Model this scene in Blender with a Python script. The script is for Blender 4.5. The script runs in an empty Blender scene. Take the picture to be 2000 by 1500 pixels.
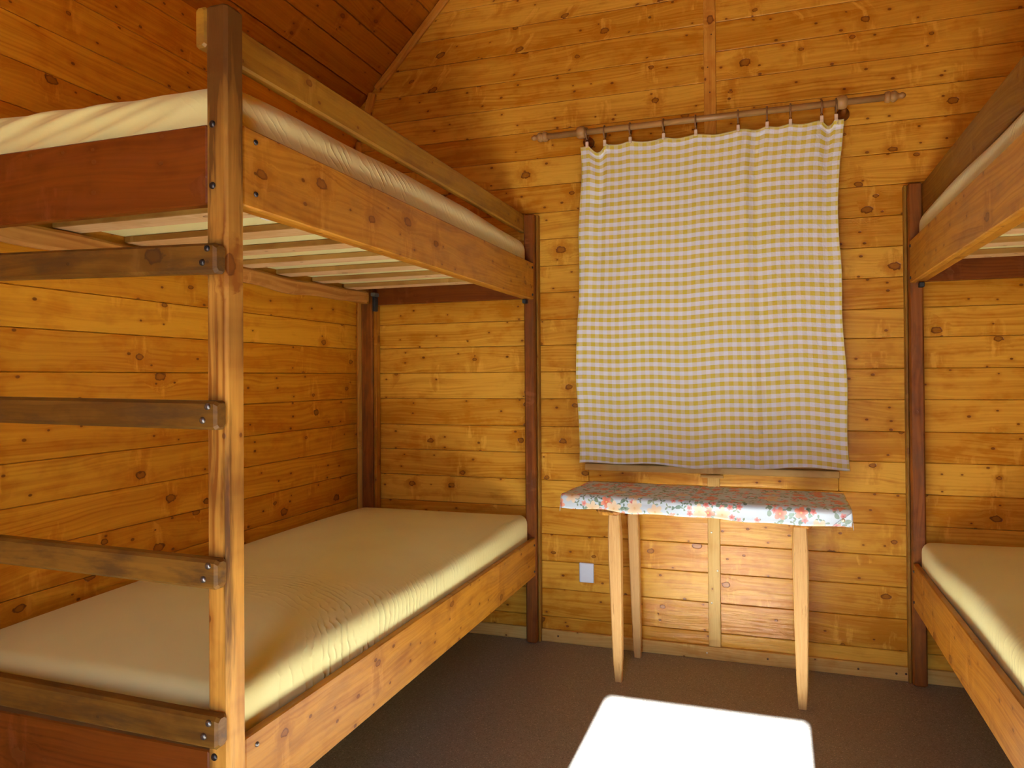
import bpy, math, random
import numpy as np
from mathutils import Matrix, Vector

# ------------------------------------------------------------------ camera, light, exposure
C = bpy.context.scene.collection
SC = bpy.context.scene
YAW, PITCH, ROLL, FPX, CXP, CYP = math.radians(17.7114), math.radians(.4554), math.radians(-.4089), 1379.05, 63.48, -23.34
fw = Vector((-math.sin(YAW)*math.cos(PITCH), math.cos(YAW)*math.cos(PITCH), math.sin(PITCH)))
rt = Vector((math.cos(YAW), math.sin(YAW), 0)); up = rt.cross(fw)
rt2 = rt*math.cos(ROLL)+up*math.sin(ROLL); up2 = -rt*math.sin(ROLL)+up*math.cos(ROLL)
cd = bpy.data.cameras.new('camera'); cam = bpy.data.objects.new('camera', cd); C.objects.link(cam)
M = Matrix.Identity(4)
for i, v in enumerate((rt2, up2, -fw)):
    for j in range(3): M[j][i] = v[j]
M.translation = Vector((0, 0, 1.22)); cam.matrix_world = M
cd.sensor_fit = 'HORIZONTAL'; cd.sensor_width = 36; cd.lens = 36*FPX/2000
cd.shift_x = -CXP/2000; cd.shift_y = CYP/2000
cd.clip_start = .02
SC.camera = cam

YF = -1.3            # inner face of the wall behind the camera, with the open door
SUN_TAN = 1.97/(2.645-(YF-.1))
w = bpy.data.worlds.new('sky'); SC.world = w; w.use_nodes = True
bg = w.node_tree.nodes['Background']; bg.inputs[0].default_value = (.42, .64, 1.0, 1); bg.inputs[1].default_value = 5.6
sd = bpy.data.lights.new('sun', 'SUN'); sun = bpy.data.objects.new('sun', sd); C.objects.link(sun)
sd.energy = 84; sd.angle = math.radians(.53); sd.color = (.86, .94, 1.0)
sun.rotation_euler = Vector((.004, 1, -SUN_TAN)).to_track_quat('-Z', 'Y').to_euler(); sun.location = (0, -6, 4)
pd = bpy.data.lights.new('door_portal', 'AREA'); po = bpy.data.objects.new('door_portal', pd); C.objects.link(po)
pd.shape = 'RECTANGLE'; pd.size = .72; pd.size_y = 1.98; pd.cycles.is_portal = True
po.location = (-.2625, YF-.06, .99); po.rotation_euler = (math.radians(90), 0, 0)
SC.view_settings.view_transform = 'Standard'; SC.view_settings.look = 'None'
SC.view_settings.exposure = 1.12; SC.view_settings.gamma = 1; SC.view_settings.use_curve_mapping = False
cy = SC.cycles
cy.max_bounces = 9; cy.diffuse_bounces = 6; cy.use_adaptive_sampling = True; cy.adaptive_threshold = .02; cy.glossy_bounces = 4; cy.transmission_bounces = 4
cy.use_denoising = True; cy.sample_clamp_indirect = 12; cy.caustics_reflective = False; cy.caustics_refractive = False

# ------------------------------------------------------------------ node helpers
class NT:
    def __init__(s, name):
        s.m = bpy.data.materials.new(name); s.m.use_nodes = True
        s.n = s.m.node_tree.nodes; s.l = s.m.node_tree.links
        s.b = s.n['Principled BSDF']
    def put(s, inp, v):
        if hasattr(v, 'is_output'): s.l.new(v, inp)
        elif isinstance(v, (tuple, list)):
            inp.default_value = tuple(v) if len(v) == len(inp.default_value) else tuple(v)+(1,)
        else: inp.default_value = v
    def node(s, t, **k):
        n = s.n.new(t)
        for a, b in k.items(): setattr(n, a, b)
        return n
    def ma(s, op, a, b=0., c=0., clamp=False):
        n = s.node('ShaderNodeMath', operation=op, use_clamp=clamp)
        s.put(n.inputs[0], a); s.put(n.inputs[1], b)
        if len(n.inputs) > 2: s.put(n.inputs[2], c)
        return n.outputs[0]
    def vm(s, op, a, b=(0, 0, 0)):
        n = s.node('ShaderNodeVectorMath', operation=op); s.put(n.inputs[0], a)
        if op == 'SCALE': s.put(n.inputs[3], b)
        else: s.put(n.inputs[1], b)
        return n.outputs['Value'] if op in ('LENGTH', 'DISTANCE', 'DOT_PRODUCT') else n.outputs[0]
    def mapr(s, v, a, b, c=0., d=1., smooth=True):
        n = s.node('ShaderNodeMapRange', interpolation_type='SMOOTHSTEP' if smooth else 'LINEAR')
        for i, x in enumerate((v, a, b, c, d)): s.put(n.inputs[i], x)
        return n.outputs[0]
    def mix(s, f, a, b, mode='MIX'):
        n = s.node('ShaderNodeMix', data_type='RGBA', blend_type=mode)
        s.put(n.inputs[0], f); s.put(n.inputs[6], a); s.put(n.inputs[7], b); return n.outputs[2]
    def sep(s, v):
        n = s.node('ShaderNodeSeparateXYZ'); s.put(n.inputs[0], v); return n.outputs
    def comb(s, x, y, z):
        n = s.node('ShaderNodeCombineXYZ')
        for i, q in enumerate((x, y, z)): s.put(n.inputs[i], q)
        return n.outputs[0]
    def attr(s, name, fac=False):
        n = s.node('ShaderNodeAttribute', attribute_name=name); return n.outputs['Fac' if fac else 'Vector']
    def noise(s, v, sc=1., det=2., rough=.5, dist=0., col=False):
        n = s.node('ShaderNodeTexNoise'); s.put(n.inputs['Vector'], v)
        n.inputs['Scale'].default_value = sc; n.inputs['Detail'].default_value = det
        n.inputs['Roughness'].default_value = rough; n.inputs['Distortion'].default_value = dist
        return n.outputs['Color' if col else 'Fac']
    def voro(s, v, sc=1., feat='F1', dim='3D', rnd=1.):
        n = s.node('ShaderNodeTexVoronoi', feature=feat, voronoi_dimensions=dim)
        s.put(n.inputs['Vector'], v); n.inputs['Scale'].default_value = sc; n.inputs['Randomness'].default_value = rnd
        return n.outputs
    def bump(s, h, strength=.3, dist=.01, nrm=None):
        n = s.node('ShaderNodeBump'); s.put(n.inputs['Height'], h)
        n.inputs['Strength'].default_value = strength; n.inputs['Distance'].default_value = dist
        if nrm is not None: s.l.new(nrm, n.inputs['Normal'])
        s.l.new(n.outputs[0], s.b.inputs['Normal']); return n.outputs[0]

def wood(name, light, dark, knot, rough=.42, grain=1., knots=.5, pins=.5, dirt=None, dirt_amt=0., dsc=1., knot_scale=1., var=.17, bold=.38, spec=.26, gbump=.25, freq=1.):
    """solid timber; 'wc' = (along, across, thickness) in metres, offset per board; 'rnd' = 0..1 per board"""
    t = NT(name)
    wc = t.attr('wc'); rnd = t.attr('rnd', True)
    x, y, z = t.sep(wc)[0:3]
    # knots
    yz = t.ma('ADD', y, t.ma('MULTIPLY', z, .8))
    kv = t.comb(t.ma('MULTIPLY', x, 4.6/knot_scale), t.ma('MULTIPLY', yz, 7.2/knot_scale), 0.)
    vo = t.voro(kv, 1., dim='2D')
    kd, kc, kp = vo['Distance'], vo['Color'], vo['Position']
    cr = t.sep(kc)
    has = t.ma('LESS_THAN', cr[0], knots)
    rad = t.ma('MULTIPLY_ADD', t.ma('POWER', cr[1], 1.2), .075, .040)
    wobk = t.noise(t.comb(t.ma('MULTIPLY', x, 60.), t.ma('MULTIPLY', yz, 60.), 0.), 1., 2.)
    q = t.ma('MULTIPLY', t.ma('DIVIDE', kd, rad), t.ma('MULTIPLY_ADD', wobk, 1.1, .45))
    # small pin knots
    pv = t.voro(t.comb(t.ma('MULTIPLY', x, 11.), t.ma('MULTIPLY', yz, 16.), 0.), 1., dim='2D')
    pc = t.sep(pv['Color'])
    phas = t.ma('LESS_THAN', pc[0], pins)
    pq = t.ma('DIVIDE', pv['Distance'], t.ma('MULTIPLY_ADD', pc[1], .04, .045))
    pin = t.ma('MULTIPLY', phas, t.mapr(pq, .7, 1.25, 1., 0.))
    phalo = t.ma('MULTIPLY', phas, t.mapr(pq, .8, 4., .55, 0.))
    # distort the across axis round the knots
    dl = t.sep(t.vm('SUBTRACT', kv, kp))
    fall = t.ma('MULTIPLY', has, t.mapr(q, 0., 4.2, 1., 0.))
    ydis = t.ma('SUBTRACT', y, t.ma('MULTIPLY', t.ma('MULTIPLY', dl[1], fall), .12))
    n1 = t.noise(t.comb(t.ma('MULTIPLY', x, 1.6), t.ma('MULTIPLY', y, 5.), z), 1., 2.)
    yw = t.ma('ADD', ydis, t.ma('MULTIPLY', n1, .10))
    fine = t.noise(t.comb(t.ma('MULTIPLY', x, 2.2), t.ma('MULTIPLY', yw, 150.*freq), t.ma('MULTIPLY', z, 60.)), 1., 3., .6)
    med = t.noise(t.comb(t.ma('MULTIPLY', x, 1.1), t.ma('MULTIPLY', yw, 38.*freq), t.ma('MULTIPLY', z, 20.)), 1., 2.)
    ring = t.ma('SINE', t.ma('MULTIPLY', yw, 420.*freq))
    ring = t.ma('POWER', t.ma('MULTIPLY_ADD', ring, .5, .5), 2.5)
    rmask = t.mapr(t.noise(t.comb(t.ma('MULTIPLY', x, 1.3), t.ma('MULTIPLY', y, 12.), t.ma('ADD', z, 3.7)), 1., 2.), .42, .66)
    blotch = t.noise(t.comb(t.ma('MULTIPLY', x, 9.), t.ma('MULTIPLY', y, 16.), z), 1., 3., .6)
    g = t.ma('ADD', t.ma('MULTIPLY', t.mapr(fine, .3, .72), .35*grain), t.ma('MULTIPLY', t.mapr(med, .35, .7), .42*grain))
    g = t.ma('ADD', g, t.ma('MULTIPLY', t.ma('MULTIPLY', ring, rmask), bold))
    g = t.ma('ADD', g, t.ma('MULTIPLY', t.mapr(blotch, .46, .72), .45*grain))
    g = t.ma('ADD', g, t.ma('MULTIPLY', phalo, .6))
    g = t.ma('ADD', g, t.ma('MULTIPLY', t.ma('SUBTRACT', rnd, .5), var*4), clamp=True)
    col = t.mix(g, light, dark)
    # knot: dark rim, brown centre, darker halo
    halo = t.ma('MULTIPLY', has, t.mapr(q, .9, 3.4, .75, 0.))
    col = t.mix(halo, col, dark)
    adx = t.ma('ABSOLUTE', dl[0])
    smn = t.noise(t.comb(t.ma('MULTIPLY', x, 34.), t.ma('MULTIPLY', yz, 9.), 1.), 1., 3., .6)
    sm = t.ma('MULTIPLY', t.ma('MULTIPLY', has, t.mapr(adx, .02, .20, 1., 0.)), t.mapr(smn, .42, .62))
    col = t.mix(t.ma('MULTIPLY', sm, .55), col, dark)
    lt = t.ma('MULTIPLY', t.ma('MULTIPLY', has, t.mapr(adx, .05, .35, 1., 0.)), t.mapr(smn, .50, .34))
    col = t.mix(t.ma('MULTIPLY', lt, .5), col, tuple(min(1, c*1.12+.02) for c in light))
    core = t.ma('MULTIPLY', has, t.mapr(q, .85, 1.1, 1., 0.))
    rim = t.ma('MULTIPLY', core, t.mapr(q, .5, .95, 0., 1.))
    kcol = t.mix(.45, knot, dark)
    krings = t.ma('MULTIPLY', t.ma('ADD', t.ma('SINE', t.ma('MULTIPLY', q, 16.)), 1.), .25)
    col = t.mix(t.ma('MULTIPLY', core, .85), col, t.mix(krings, kcol, t.mix(.35, knot, dark)))
    col = t.mix(rim, col, knot)
    col = t.mix(t.ma('MULTIPLY', pin, .85), col, knot)
    if dirt is not None:
        dn = t.noise(t.comb(t.ma('MULTIPLY', x, 5.*dsc), t.ma('MULTIPLY', y, 22.), t.ma('MULTIPLY', z, 22.)), 1., 5., .65)
        col = t.mix(t.ma('MULTIPLY', t.ma('ADD', t.mapr(dn, .45, .68), t.ma('MULTIPLY', t.attr('hem', True), t.mapr(dn, .15, .42)), clamp=True), dirt_amt), col, dirt)
    t.put(t.b.inputs['Base Color'], col)
    rr = t.ma('MULTIPLY_ADD', fine, .22, rough-.1)
    t.put(t.b.inputs['Roughness'], rr); t.b.inputs['Specular IOR Level'].default_value = spec
    h = t.ma('ADD', t.ma('MULTIPLY', fine, -.6), t.ma('MULTIPLY', t.ma('ADD', pin, core), -.6))
    h = t.ma('ADD', h, t.ma('MULTIPLY', t.noise(t.comb(t.ma('MULTIPLY', x, 5.), t.ma('MULTIPLY', y, 30.), z), 1., 2.), 1.6))
    t.bump(h, gbump, .0035)
    return t.m

def plain(name, col, rough=.5, metal=0., bumpn=0., scale=80, vary=.08):
    t = NT(name)
    tc = t.node('ShaderNodeTexCoord').outputs['Object']
    n = t.noise(tc, scale, 3.)
    t.put(t.b.inputs['Base Color'], t.mix(t.mapr(n, .3, .7), col, tuple(c*(1-vary*2) for c in col)))
    t.b.inputs['Roughness'].default_value = rough; t.b.inputs['Metallic'].default_value = metal
    if bumpn: t.bump(n, bumpn, .002)
    return t.m

GOLD, GOLDD, KN = (.78, .432, .052), (.52, .20, .009), (.17, .05, .008)
MW = wood('wall_pine', GOLD, GOLDD, KN, rough=.30, knots=.36, pins=.30, gbump=.45, spec=.2)
MWL = wood('side_wall_pine', (.78, .375, .026), (.55, .185, .006), KN, rough=.34, knots=.36, pins=.30, gbump=.4)
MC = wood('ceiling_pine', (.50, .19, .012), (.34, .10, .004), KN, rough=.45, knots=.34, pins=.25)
MTRIM = wood('trim_pine', (.76, .40, .06), (.52, .20, .02), KN, rough=.45, knots=.25, pins=.2)
MBASE = wood('skirting_pine', (.72, .48, .14), (.54, .28, .05), KN, rough=.45, knots=.3, pins=.3)
MPOST = wood('stained_post_wood', (.31, .10, .013), (.16, .04, .004), KN, rough=.42, knots=.25, pins=.15, dirt=(.10, .045, .015), dirt_amt=.55, bold=.35)
MPOSTF = wood('worn_post_wood', (.70, .36, .06), (.34, .115, .012), KN, rough=.42, knots=.18, pins=.12, dirt=(.085, .03, .007), dirt_amt=.92, bold=1.15, freq=.8, dsc=.35)
MRAIL = wood('bed_rail_pine', (.54, .245, .024), (.34, .12, .007), KN, rough=.42, knots=.45, pins=.35, dirt=(.22, .085, .02), dirt_amt=.35)
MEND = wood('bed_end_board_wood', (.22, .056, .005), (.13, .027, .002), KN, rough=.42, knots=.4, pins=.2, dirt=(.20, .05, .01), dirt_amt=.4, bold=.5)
MRUNG = wood('rung_hardwood', (.25, .12, .017), (.13, .055, .008), (.07, .03, .01), spec=.25, rough=.42, knots=.08, pins=.08, dirt=(.07, .035, .014), dirt_amt=.75, bold=.1)
MGUARD = wood('guard_rail_wood', (.38, .195, .02), (.24, .095, .007), KN, rough=.45, knots=.2, pins=.15, dirt=(.20, .09, .02), dirt_amt=.5)
MSLAT = wood('slat_wood', (.80, .58, .30), (.62, .38, .15), (.2, .09, .03), rough=.6, knots=.2, pins=.15, gbump=.15)
MSLATE = wood('shaded_slat_edge_wood', (.46, .27, .07), (.28, .13, .025), KN, rough=.6, knots=.1, pins=.1, freq=.8, bold=.6)
MLEDG = wood('rough_ledger_wood', (.62, .31, .07), (.36, .14, .025), KN, rough=.6, knots=.3, pins=.1, bold=1., freq=.45, gbump=.6)
MLEG = wood('table_leg_wood', (.68, .42, .155), (.52, .27, .075), (.2, .09, .03), rough=.45, knots=.16, pins=.15, var=.06)
MROD = wood('turned_rod_wood', (.50, .30, .11), (.34, .18, .055), (.2, .1, .03), rough=.32, knots=0., pins=0., freq=1.4, bold=.35)
MRING = plain('brown_ring_wood', (.27, .13, .045), .35)
MCLIP = plain('beige_clip_plastic', (.80, .66, .50), .4)
MMETAL = plain('dull_screw_steel', (.24, .22, .20), .35, .9)
MDARK = plain('dark_steel_bolt', (.06, .05, .045), .35, .7)
MZINC = plain('zinc_bracket', (.30, .33, .33), .4, .8)
MBLACK = plain('black_bracket', (.02, .025, .025), .5)
MNAIL = plain('dark_nail_head', (.10, .035, .008), .5)
MPALE = plain('pale_screw_head', (.75, .68, .45), .35, .3)
MWHITE = plain('white_plastic', (.76, .86, .98), .35, vary=.01)
MTAG = plain('white_label_cloth', (.85, .85, .85), .6)
MGLASS = None

def floor_mat():
    t = NT('brown_flecked_floor')
    tc = t.node('ShaderNodeTexCoord').outputs['Object']
    a = t.voro(tc, 330.); ac = t.sep(a['Color'])
    b = t.voro(t.vm('MULTIPLY', tc, (150, 230, 1)), 1.); bc = t.sep(b['Color'])
    col = t.mix(ac[0], (.34, .305, .26), (.20, .175, .15))
    fl = t.ma('MULTIPLY', t.ma('LESS_THAN', bc[0], .10), t.mapr(b['Distance'], .18, .38, 1., 0.))
    col = t.mix(t.ma('MULTIPLY', fl, .9), col, (.74, .62, .48))
    fd = t.ma('MULTIPLY', t.ma('GREATER_THAN', bc[1], .88), t.mapr(b['Distance'], .25, .45, 1., 0.))
    col = t.mix(t.ma('MULTIPLY', fd, .6), col, (.09, .06, .042))
    big = t.noise(tc, 2.2, 3.)
    col = t.mix(t.mapr(big, .35, .7, 0., .22), col, (.26, .21, .17))
    t.put(t.b.inputs['Base Color'], col)
    t.b.inputs['Roughness'].default_value = .55; t.b.inputs['Specular IOR Level'].default_value = .35
    t.bump(ac[1], .12, .001)
    return t.m
MFLOOR = floor_mat()

def sheet_mat():
    t = NT('pale_yellow_sheet')
    p = t.attr('wc')
    n = t.noise(p, 900., 2.)
    n2 = t.noise(p, 3., 3.)
    col = t.mix(t.mapr(n2, .3, .7), (.84, .835, .40), (.80, .77, .33))
    t.put(t.b.inputs['Base Color'], col)
    t.b.inputs['Roughness'].default_value = .62; t.b.inputs['Sheen Weight'].default_value = .15
    cr = t.noise(p, 14., 4., .55, .8)
    mask, ph = t.attr('rnd', True), t.attr('hem', True)
    dis = t.ma('MULTIPLY', t.noise(p, 9., 3.), 9.)
    sn = t.ma('SUBTRACT', 1., t.ma('ABSOLUTE', t.ma('SINE', t.ma('ADD', ph, dis))))
    am = t.mapr(t.noise(p, 16., 2.), .35, .65)
    wr_ = t.ma('MULTIPLY', t.ma('MULTIPLY', t.ma('POWER', sn, 1.6), mask), am)
    h = t.ma('ADD', t.ma('MULTIPLY', n, .015), t.ma('MULTIPLY', cr, .09))
    t.bump(t.ma('ADD', h, t.ma('MULTIPLY', wr_, .5)), .7, .010)
    return t.m
MSHEET = sheet_mat()

def gingham_mat():
    t = NT('yellow_gingham_cotton')
    uv = t.attr('wc'); x, y, z = t.sep(uv)[0:3]
    P = .0368
    def band(v, off=0.):
        f = t.ma('FRACT', t.ma('ADD', t.ma('DIVIDE', v, P), off))
        a = t.ma('MULTIPLY', t.mapr(f, .0, .025), t.mapr(f, .5, .525, 1., 0.)); return a
    u, v = band(x, .25), band(y, .5)
    thr = t.noise(t.comb(t.ma('MULTIPLY', x, 1500.), t.ma('MULTIPLY', y, 60.), 0.), 1., 1.)
    thr2 = t.noise(t.comb(t.ma('MULTIPLY', x, 60.), t.ma('MULTIPLY', y, 1500.), 5.), 1., 1.)
    f = t.ma('ADD', t.ma('MULTIPLY', u, .27), t.ma('MULTIPLY', v, .69))
    f = t.ma('MULTIPLY', f, t.ma('MULTIPLY_ADD', t.ma('ADD', thr, thr2), .3, .75), clamp=True)
    col = t.mix(f, (.78, .835, .95), (.68, .56, .055))
    # plain yellow hem line along the edges
    e = t.attr('hem', True)
    col = t.mix(t.ma('MULTIPLY', e, .65), col, (.80, .78, .32))
    t.put(t.b.inputs['Base Color'], col)
    t.b.inputs['Roughness'].default_value = .75; t.b.inputs['Sheen Weight'].default_value = .1
    wr = t.voro(t.vm('ADD', t.vm('MULTIPLY', uv, (26., 20., 1.)), t.vm('SCALE', t.noise(uv, 18., 3., col=True), 1.8)), 1., 'DISTANCE_TO_EDGE')['Distance']
    cre = t.mapr(wr, 0., .16, 1., 0.)
    n = t.noise(t.vm('MULTIPLY', uv, (30., 12., 1.)), 1., 4., .6)
    t.bump(t.ma('ADD', t.ma('MULTIPLY', cre, .10), n), .6, .008)
    return t.m
MGING = gingham_mat()

def floral_mat():
    t = NT('floral_oilcloth')
    uv = t.attr('wc')
    s = t.sep(uv); p2 = t.comb(s[0], s[1], 0.)
    wob = t.vm('SCALE', t.vm('SUBTRACT', t.noise(p2, 60., 2., col=True), (.5, .5, .5)), .006)
    p = t.vm('ADD', p2, wob)
    col = (.66, .80, .88)
    def local(scale, off):
        pv = t.vm('ADD', t.vm('SCALE', p, scale), off)
        vo = t.voro(pv, 1., dim='2D', rnd=.75)
        d = t.vm('SUBTRACT', pv, vo['Position']); ds = t.sep(d)
        c = t.sep(vo['Color'])
        r = t.ma('SQRT', t.ma('ADD', t.ma('MULTIPLY', ds[0], ds[0]), t.ma('MULTIPLY', ds[1], ds[1])))
        th = t.ma('ADD', t.ma('ARCTAN2', ds[1], ds[0]), t.ma('MULTIPLY', c[2], 6.28))
        return ds, c, r, th
    # leaves first
    for sc, off, w_, n_ in ((23., (3, 7, 0), .5, 2.), (36., (13, 1, 0), .5, 3.)):
        ds, c, r, th = local(sc, off)
        lobe = t.ma('POWER', t.ma('ABSOLUTE', t.ma('COSINE', t.ma('MULTIPLY', th, n_/2.))), 3.)
        m = t.mapr(t.ma('SUBTRACT', t.ma('MULTIPLY', lobe, .52), r), -.02, .03)
        m = t.ma('MULTIPLY', m, t.ma('LESS_THAN', c[0], w_))
        col = t.mix(t.ma('MULTIPLY', m, .9), col, t.mix(c[1], (.10, .20, .12), (.30, .42, .28)))
    # flowers
    for sc, off, w_, k, ca, cb, cc in (
            (32., (5, 2, 0), .40, 5., (.80, .30, .28), (.85, .55, .50), (.65, .08, .08)),
            (15.5, (1, 4, 0), .42, 5., (.78, .20, .10), (.88, .50, .36), (.90, .60, .20)),
            (12., (9, 9, 0), .30, 6., (.86, .62, .34), (.88, .80, .64), (.75, .45, .15))):
        ds, c, r, th = local(sc, off)
        pet = t.ma('MULTIPLY_ADD', t.ma('ABSOLUTE', t.ma('COSINE', t.ma('MULTIPLY', th, k/2.))), .16, .22)
        m = t.mapr(t.ma('SUBTRACT', pet, r), -.015, .02)
        m = t.ma('MULTIPLY', m, t.ma('LESS_THAN', c[0], w_))
        inner = t.mapr(r, .04, .34)
        fc = t.mix(inner, ca, cb)
        fc = t.mix(t.mapr(t.ma('FRACT', t.ma('MULTIPLY', th, k*1.5/3.1416)), .0, .2, .25, 0.), fc, ca)
        fc = t.mix(t.mapr(r, .045, .065, 1., 0.), fc, cc)
        fc = t.mix(t.ma('MULTIPLY', c[1], .45), fc, (.80, .16, .12) if sc > 13 else (.88, .72, .45))
        col = t.mix(m, col, fc)
    t.put(t.b.inputs['Base Color'], col)
    t.b.inputs['Roughness'].default_value = .38
    return t.m
MFLORAL = floral_mat()

# ------------------------------------------------------------------ mesh helpers
RNG = random.Random(7)
WORLD = {}      # where each object's origin stands in the room
class MB:
    def __init__(s): s.v = []; s.f = []; s.wc = []; s.rnd = []; s.sm = []; s.hem = []
    def add(s, vs, fs, wcs, rnd, smooth=False, hem=None):
        o = len(s.v); s.v += [tuple(a) for a in vs]; s.wc += [tuple(a) for a in wcs]; s.rnd += [rnd]*len(vs)
        s.hem += list(hem) if hem is not None else [0.]*len(vs)
        s.f += [tuple(i+o for i in f) for f in fs]; s.sm += [smooth]*len(fs)
    def box(s, x0, x1, y0, y1, z0, z1, g='x', bev=.003, rnd=None, off=None, fn=None, div=1, hemf=None):
        """chamfered board; g = grain axis; fn(p) may bend it; div = cuts along the grain"""
        lo = (x0, y0, z0); hi = (x1, y1, z1); ax = 'xyz'.index(g)
        bev = min(bev, *(.45*(hi[i]-lo[i]) for i in range(3)))
        oth = sorted([i for i in range(3) if i != ax], key=lambda i: -(hi[i]-lo[i]))
        off = off or (RNG.uniform(0, 40), RNG.uniform(0, 40), RNG.uniform(0, 40))
        rnd = RNG.random() if rnd is None else rnd
        a, b = oth
        # section ring of 8 points in (a,b), lofted along ax
        A0, A1, B0, B1 = lo[a], hi[a], lo[b], hi[b]
        def ring(i):
            return [(A0+bev+i, B0+i), (A1-bev-i, B0+i), (A1-i, B0+bev+i), (A1-i, B1-bev-i), (A1-bev-i, B1-i), (A0+bev+i, B1-i), (A0+i, B1-bev-i), (A0+i, B0+bev+i)]
        sections = [(lo[ax], bev*.8)]+[(lo[ax]+bev+(hi[ax]-lo[ax]-2*bev)*k/div, 0.) for k in range(div+1)]+[(hi[ax], bev*.8)]
        vs = []; wc = []
        for pos, ins in sections:
            for (pa, pb) in ring(0) if ins == 0 else ring(ins):
                p = [0, 0, 0]; p[ax] = pos; p[a] = pa; p[b] = pb
                wc.append((pos+off[0], pa-(A0+A1)/2+off[1], pb-(B0+B1)/2+off[2]))
                vs.append(fn(p) if fn else tuple(p))
        fs = []; n = len(sections)
        # orientation
        e = [0, 0, 0]; e[ax] = 1; ea = [0, 0, 0]; ea[a] = 1; eb = [0, 0, 0]; eb[b] = 1
        flip = Vector(ea).cross(Vector(eb)).dot(Vector(e)) < 0
        for k in range(n-1):
            for i in range(8):
                j = (i+1) % 8
                q = (k*8+i, k*8+j, (k+1)*8+j, (k+1)*8+i)
                fs.append(q[::-1] if flip else q)
        c0 = tuple(range(8)); c1 = tuple(range((n-1)*8, n*8))
        fs.append(c0 if flip else c0[::-1]); fs.append(c1[::-1] if flip else c1)
        s.add(vs, fs, wc, rnd, hem=[hemf(v) for v in vs] if hemf else None); return s
    def lathe(s, prof, axis='x', c=(0, 0, 0), seg=24, rnd=.5):
        """prof: [(pos along axis, radius)]"""
        ax = 'xyz'.index(axis); a, b = [(1, 2), (2, 0), (0, 1)][ax]
        off = (RNG.uniform(0, 9), RNG.uniform(0, 9), RNG.uniform(0, 9)); vs = []; wc = []
        for pos, r in prof:
            for k in range(seg):
                t = 2*math.pi*k/seg; p = [0, 0, 0]; p[ax] = pos; p[a] = r*math.cos(t); p[b] = r*math.sin(t)
                vs.append((p[0]+c[0], p[1]+c[1], p[2]+c[2])); wc.append((pos+off[0], p[a]+off[1], p[b]+off[2]))
        fs = []
        for i in range(len(prof)-1):
            for k in range(seg):
                j = (k+1) % seg; fs.append((i*seg+k, i*seg+j, (i+1)*seg+j, (i+1)*seg+k))
        fs.append(tuple(range(seg))[::-1]); n = len(prof)-1; fs.append(tuple(range(n*seg, n*seg+seg)))
        s.add(vs, fs, wc, rnd, True); return s
    def tube(s, pts, r, seg=8, closed=False, rnd=.5):
        pts = [Vector(p) for p in pts]; n = len(pts); vs = []
        for i, p in enumerate(pts):
            t = (pts[(i+1) % n]-pts[i-1]) if closed or 0 < i < n-1 else (pts[1]-pts[0] if i == 0 else pts[-1]-pts[-2])
            t.normalize(); h = Vector((1, 0, 0)) if abs(t.x) < .9 else Vector((0, 1, 0))
            u = t.cross(h).normalized(); v = t.cross(u)
            for k in range(seg):
                a = 2*math.pi*k/seg; vs.append(p+u*(r*math.cos(a))+v*(r*math.sin(a)))
        fs = []
        for i in range(n if closed else n-1):
            j = (i+1) % n
            for k in range(seg):
                l = (k+1) % seg; fs.append((i*seg+k, i*seg+l, j*seg+l, j*seg+k))
        if not closed: fs += [tuple(range(seg))[::-1], tuple(range((n-1)*seg, n*seg))]
        s.add(vs, fs, [(v[0], v[1], v[2]) for v in vs], rnd, True); return s
    def build(s, name, mat, parent=None, loc=None):
        me = bpy.data.meshes.new(name)
        o0 = Vector(loc) if loc else Vector((0, 0, 0))
        me.from_pydata([tuple(Vector(v)-o0) for v in s.v], [], s.f)
        me.update()
        a = me.attributes.new('wc', 'FLOAT_VECTOR', 'POINT'); a.data.foreach_set('vector', np.array(s.wc, 'f').ravel())
        a = me.attributes.new('rnd', 'FLOAT', 'POINT'); a.data.foreach_set('value', np.array(s.rnd, 'f'))
        if any(s.hem):
            a = me.attributes.new('hem', 'FLOAT', 'POINT'); a.data.foreach_set('value', np.array(s.hem, 'f'))
        me.polygons.foreach_set('use_smooth', s.sm)
        me.materials.append(mat)
        o = bpy.data.objects.new(name, me); C.objects.link(o); o.location = o0
        if parent is not None:
            o.parent = parent; o.location = o0-WORLD.get(parent.name, parent.location)
        WORLD[o.name] = o0.copy()
        return o

def thing(name, label, cat, loc=(0, 0, 0), group=None):
    o = bpy.data.objects.new(name, None); C.objects.link(o); o.location = loc; o.empty_display_size = .1
    return tag(o, label, cat, group)
def tag(o, label, cat, group=None):
    o['label'] = label; o['category'] = cat; o['kind'] = 'thing'
    if group: o['group'] = group
    return o
def struct(o): o['kind'] = 'structure'; return o
def P(o, label): o['label'] = label; return o
def bx(name, mat, parent, *a, **k): return MB().box(*a, **k).build(name, mat, parent)

# ------------------------------------------------------------------ the room
XL, XR, D = -1.998, 1.492, 3.1375
RX, RZ, SL = -.2357, 4.389, 1.025          # ridge and slope of the gable roof
ROWS = [-.012, .112, .2405, .368, .493, .618, .744, .870, .993, 1.122, 1.247, 1.371, 1.490, 1.616, 1.741, 1.866, 1.991, 2.1185, 2.2465, 2.375, 2.502, 2.629, 2.757, 2.885]
while ROWS[-1] < 4.5: ROWS.append(ROWS[-1]+.1285)
def roofz(x): return RZ-abs(x-RX)*SL
EL, ER = roofz(XL), roofz(XR)
TH = .05
struct(bx('floor', MFLOOR, None, XL-.1, XR+.1, YF-.1, D+.1, -.06, 0, g='x', bev=.0005))
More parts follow.
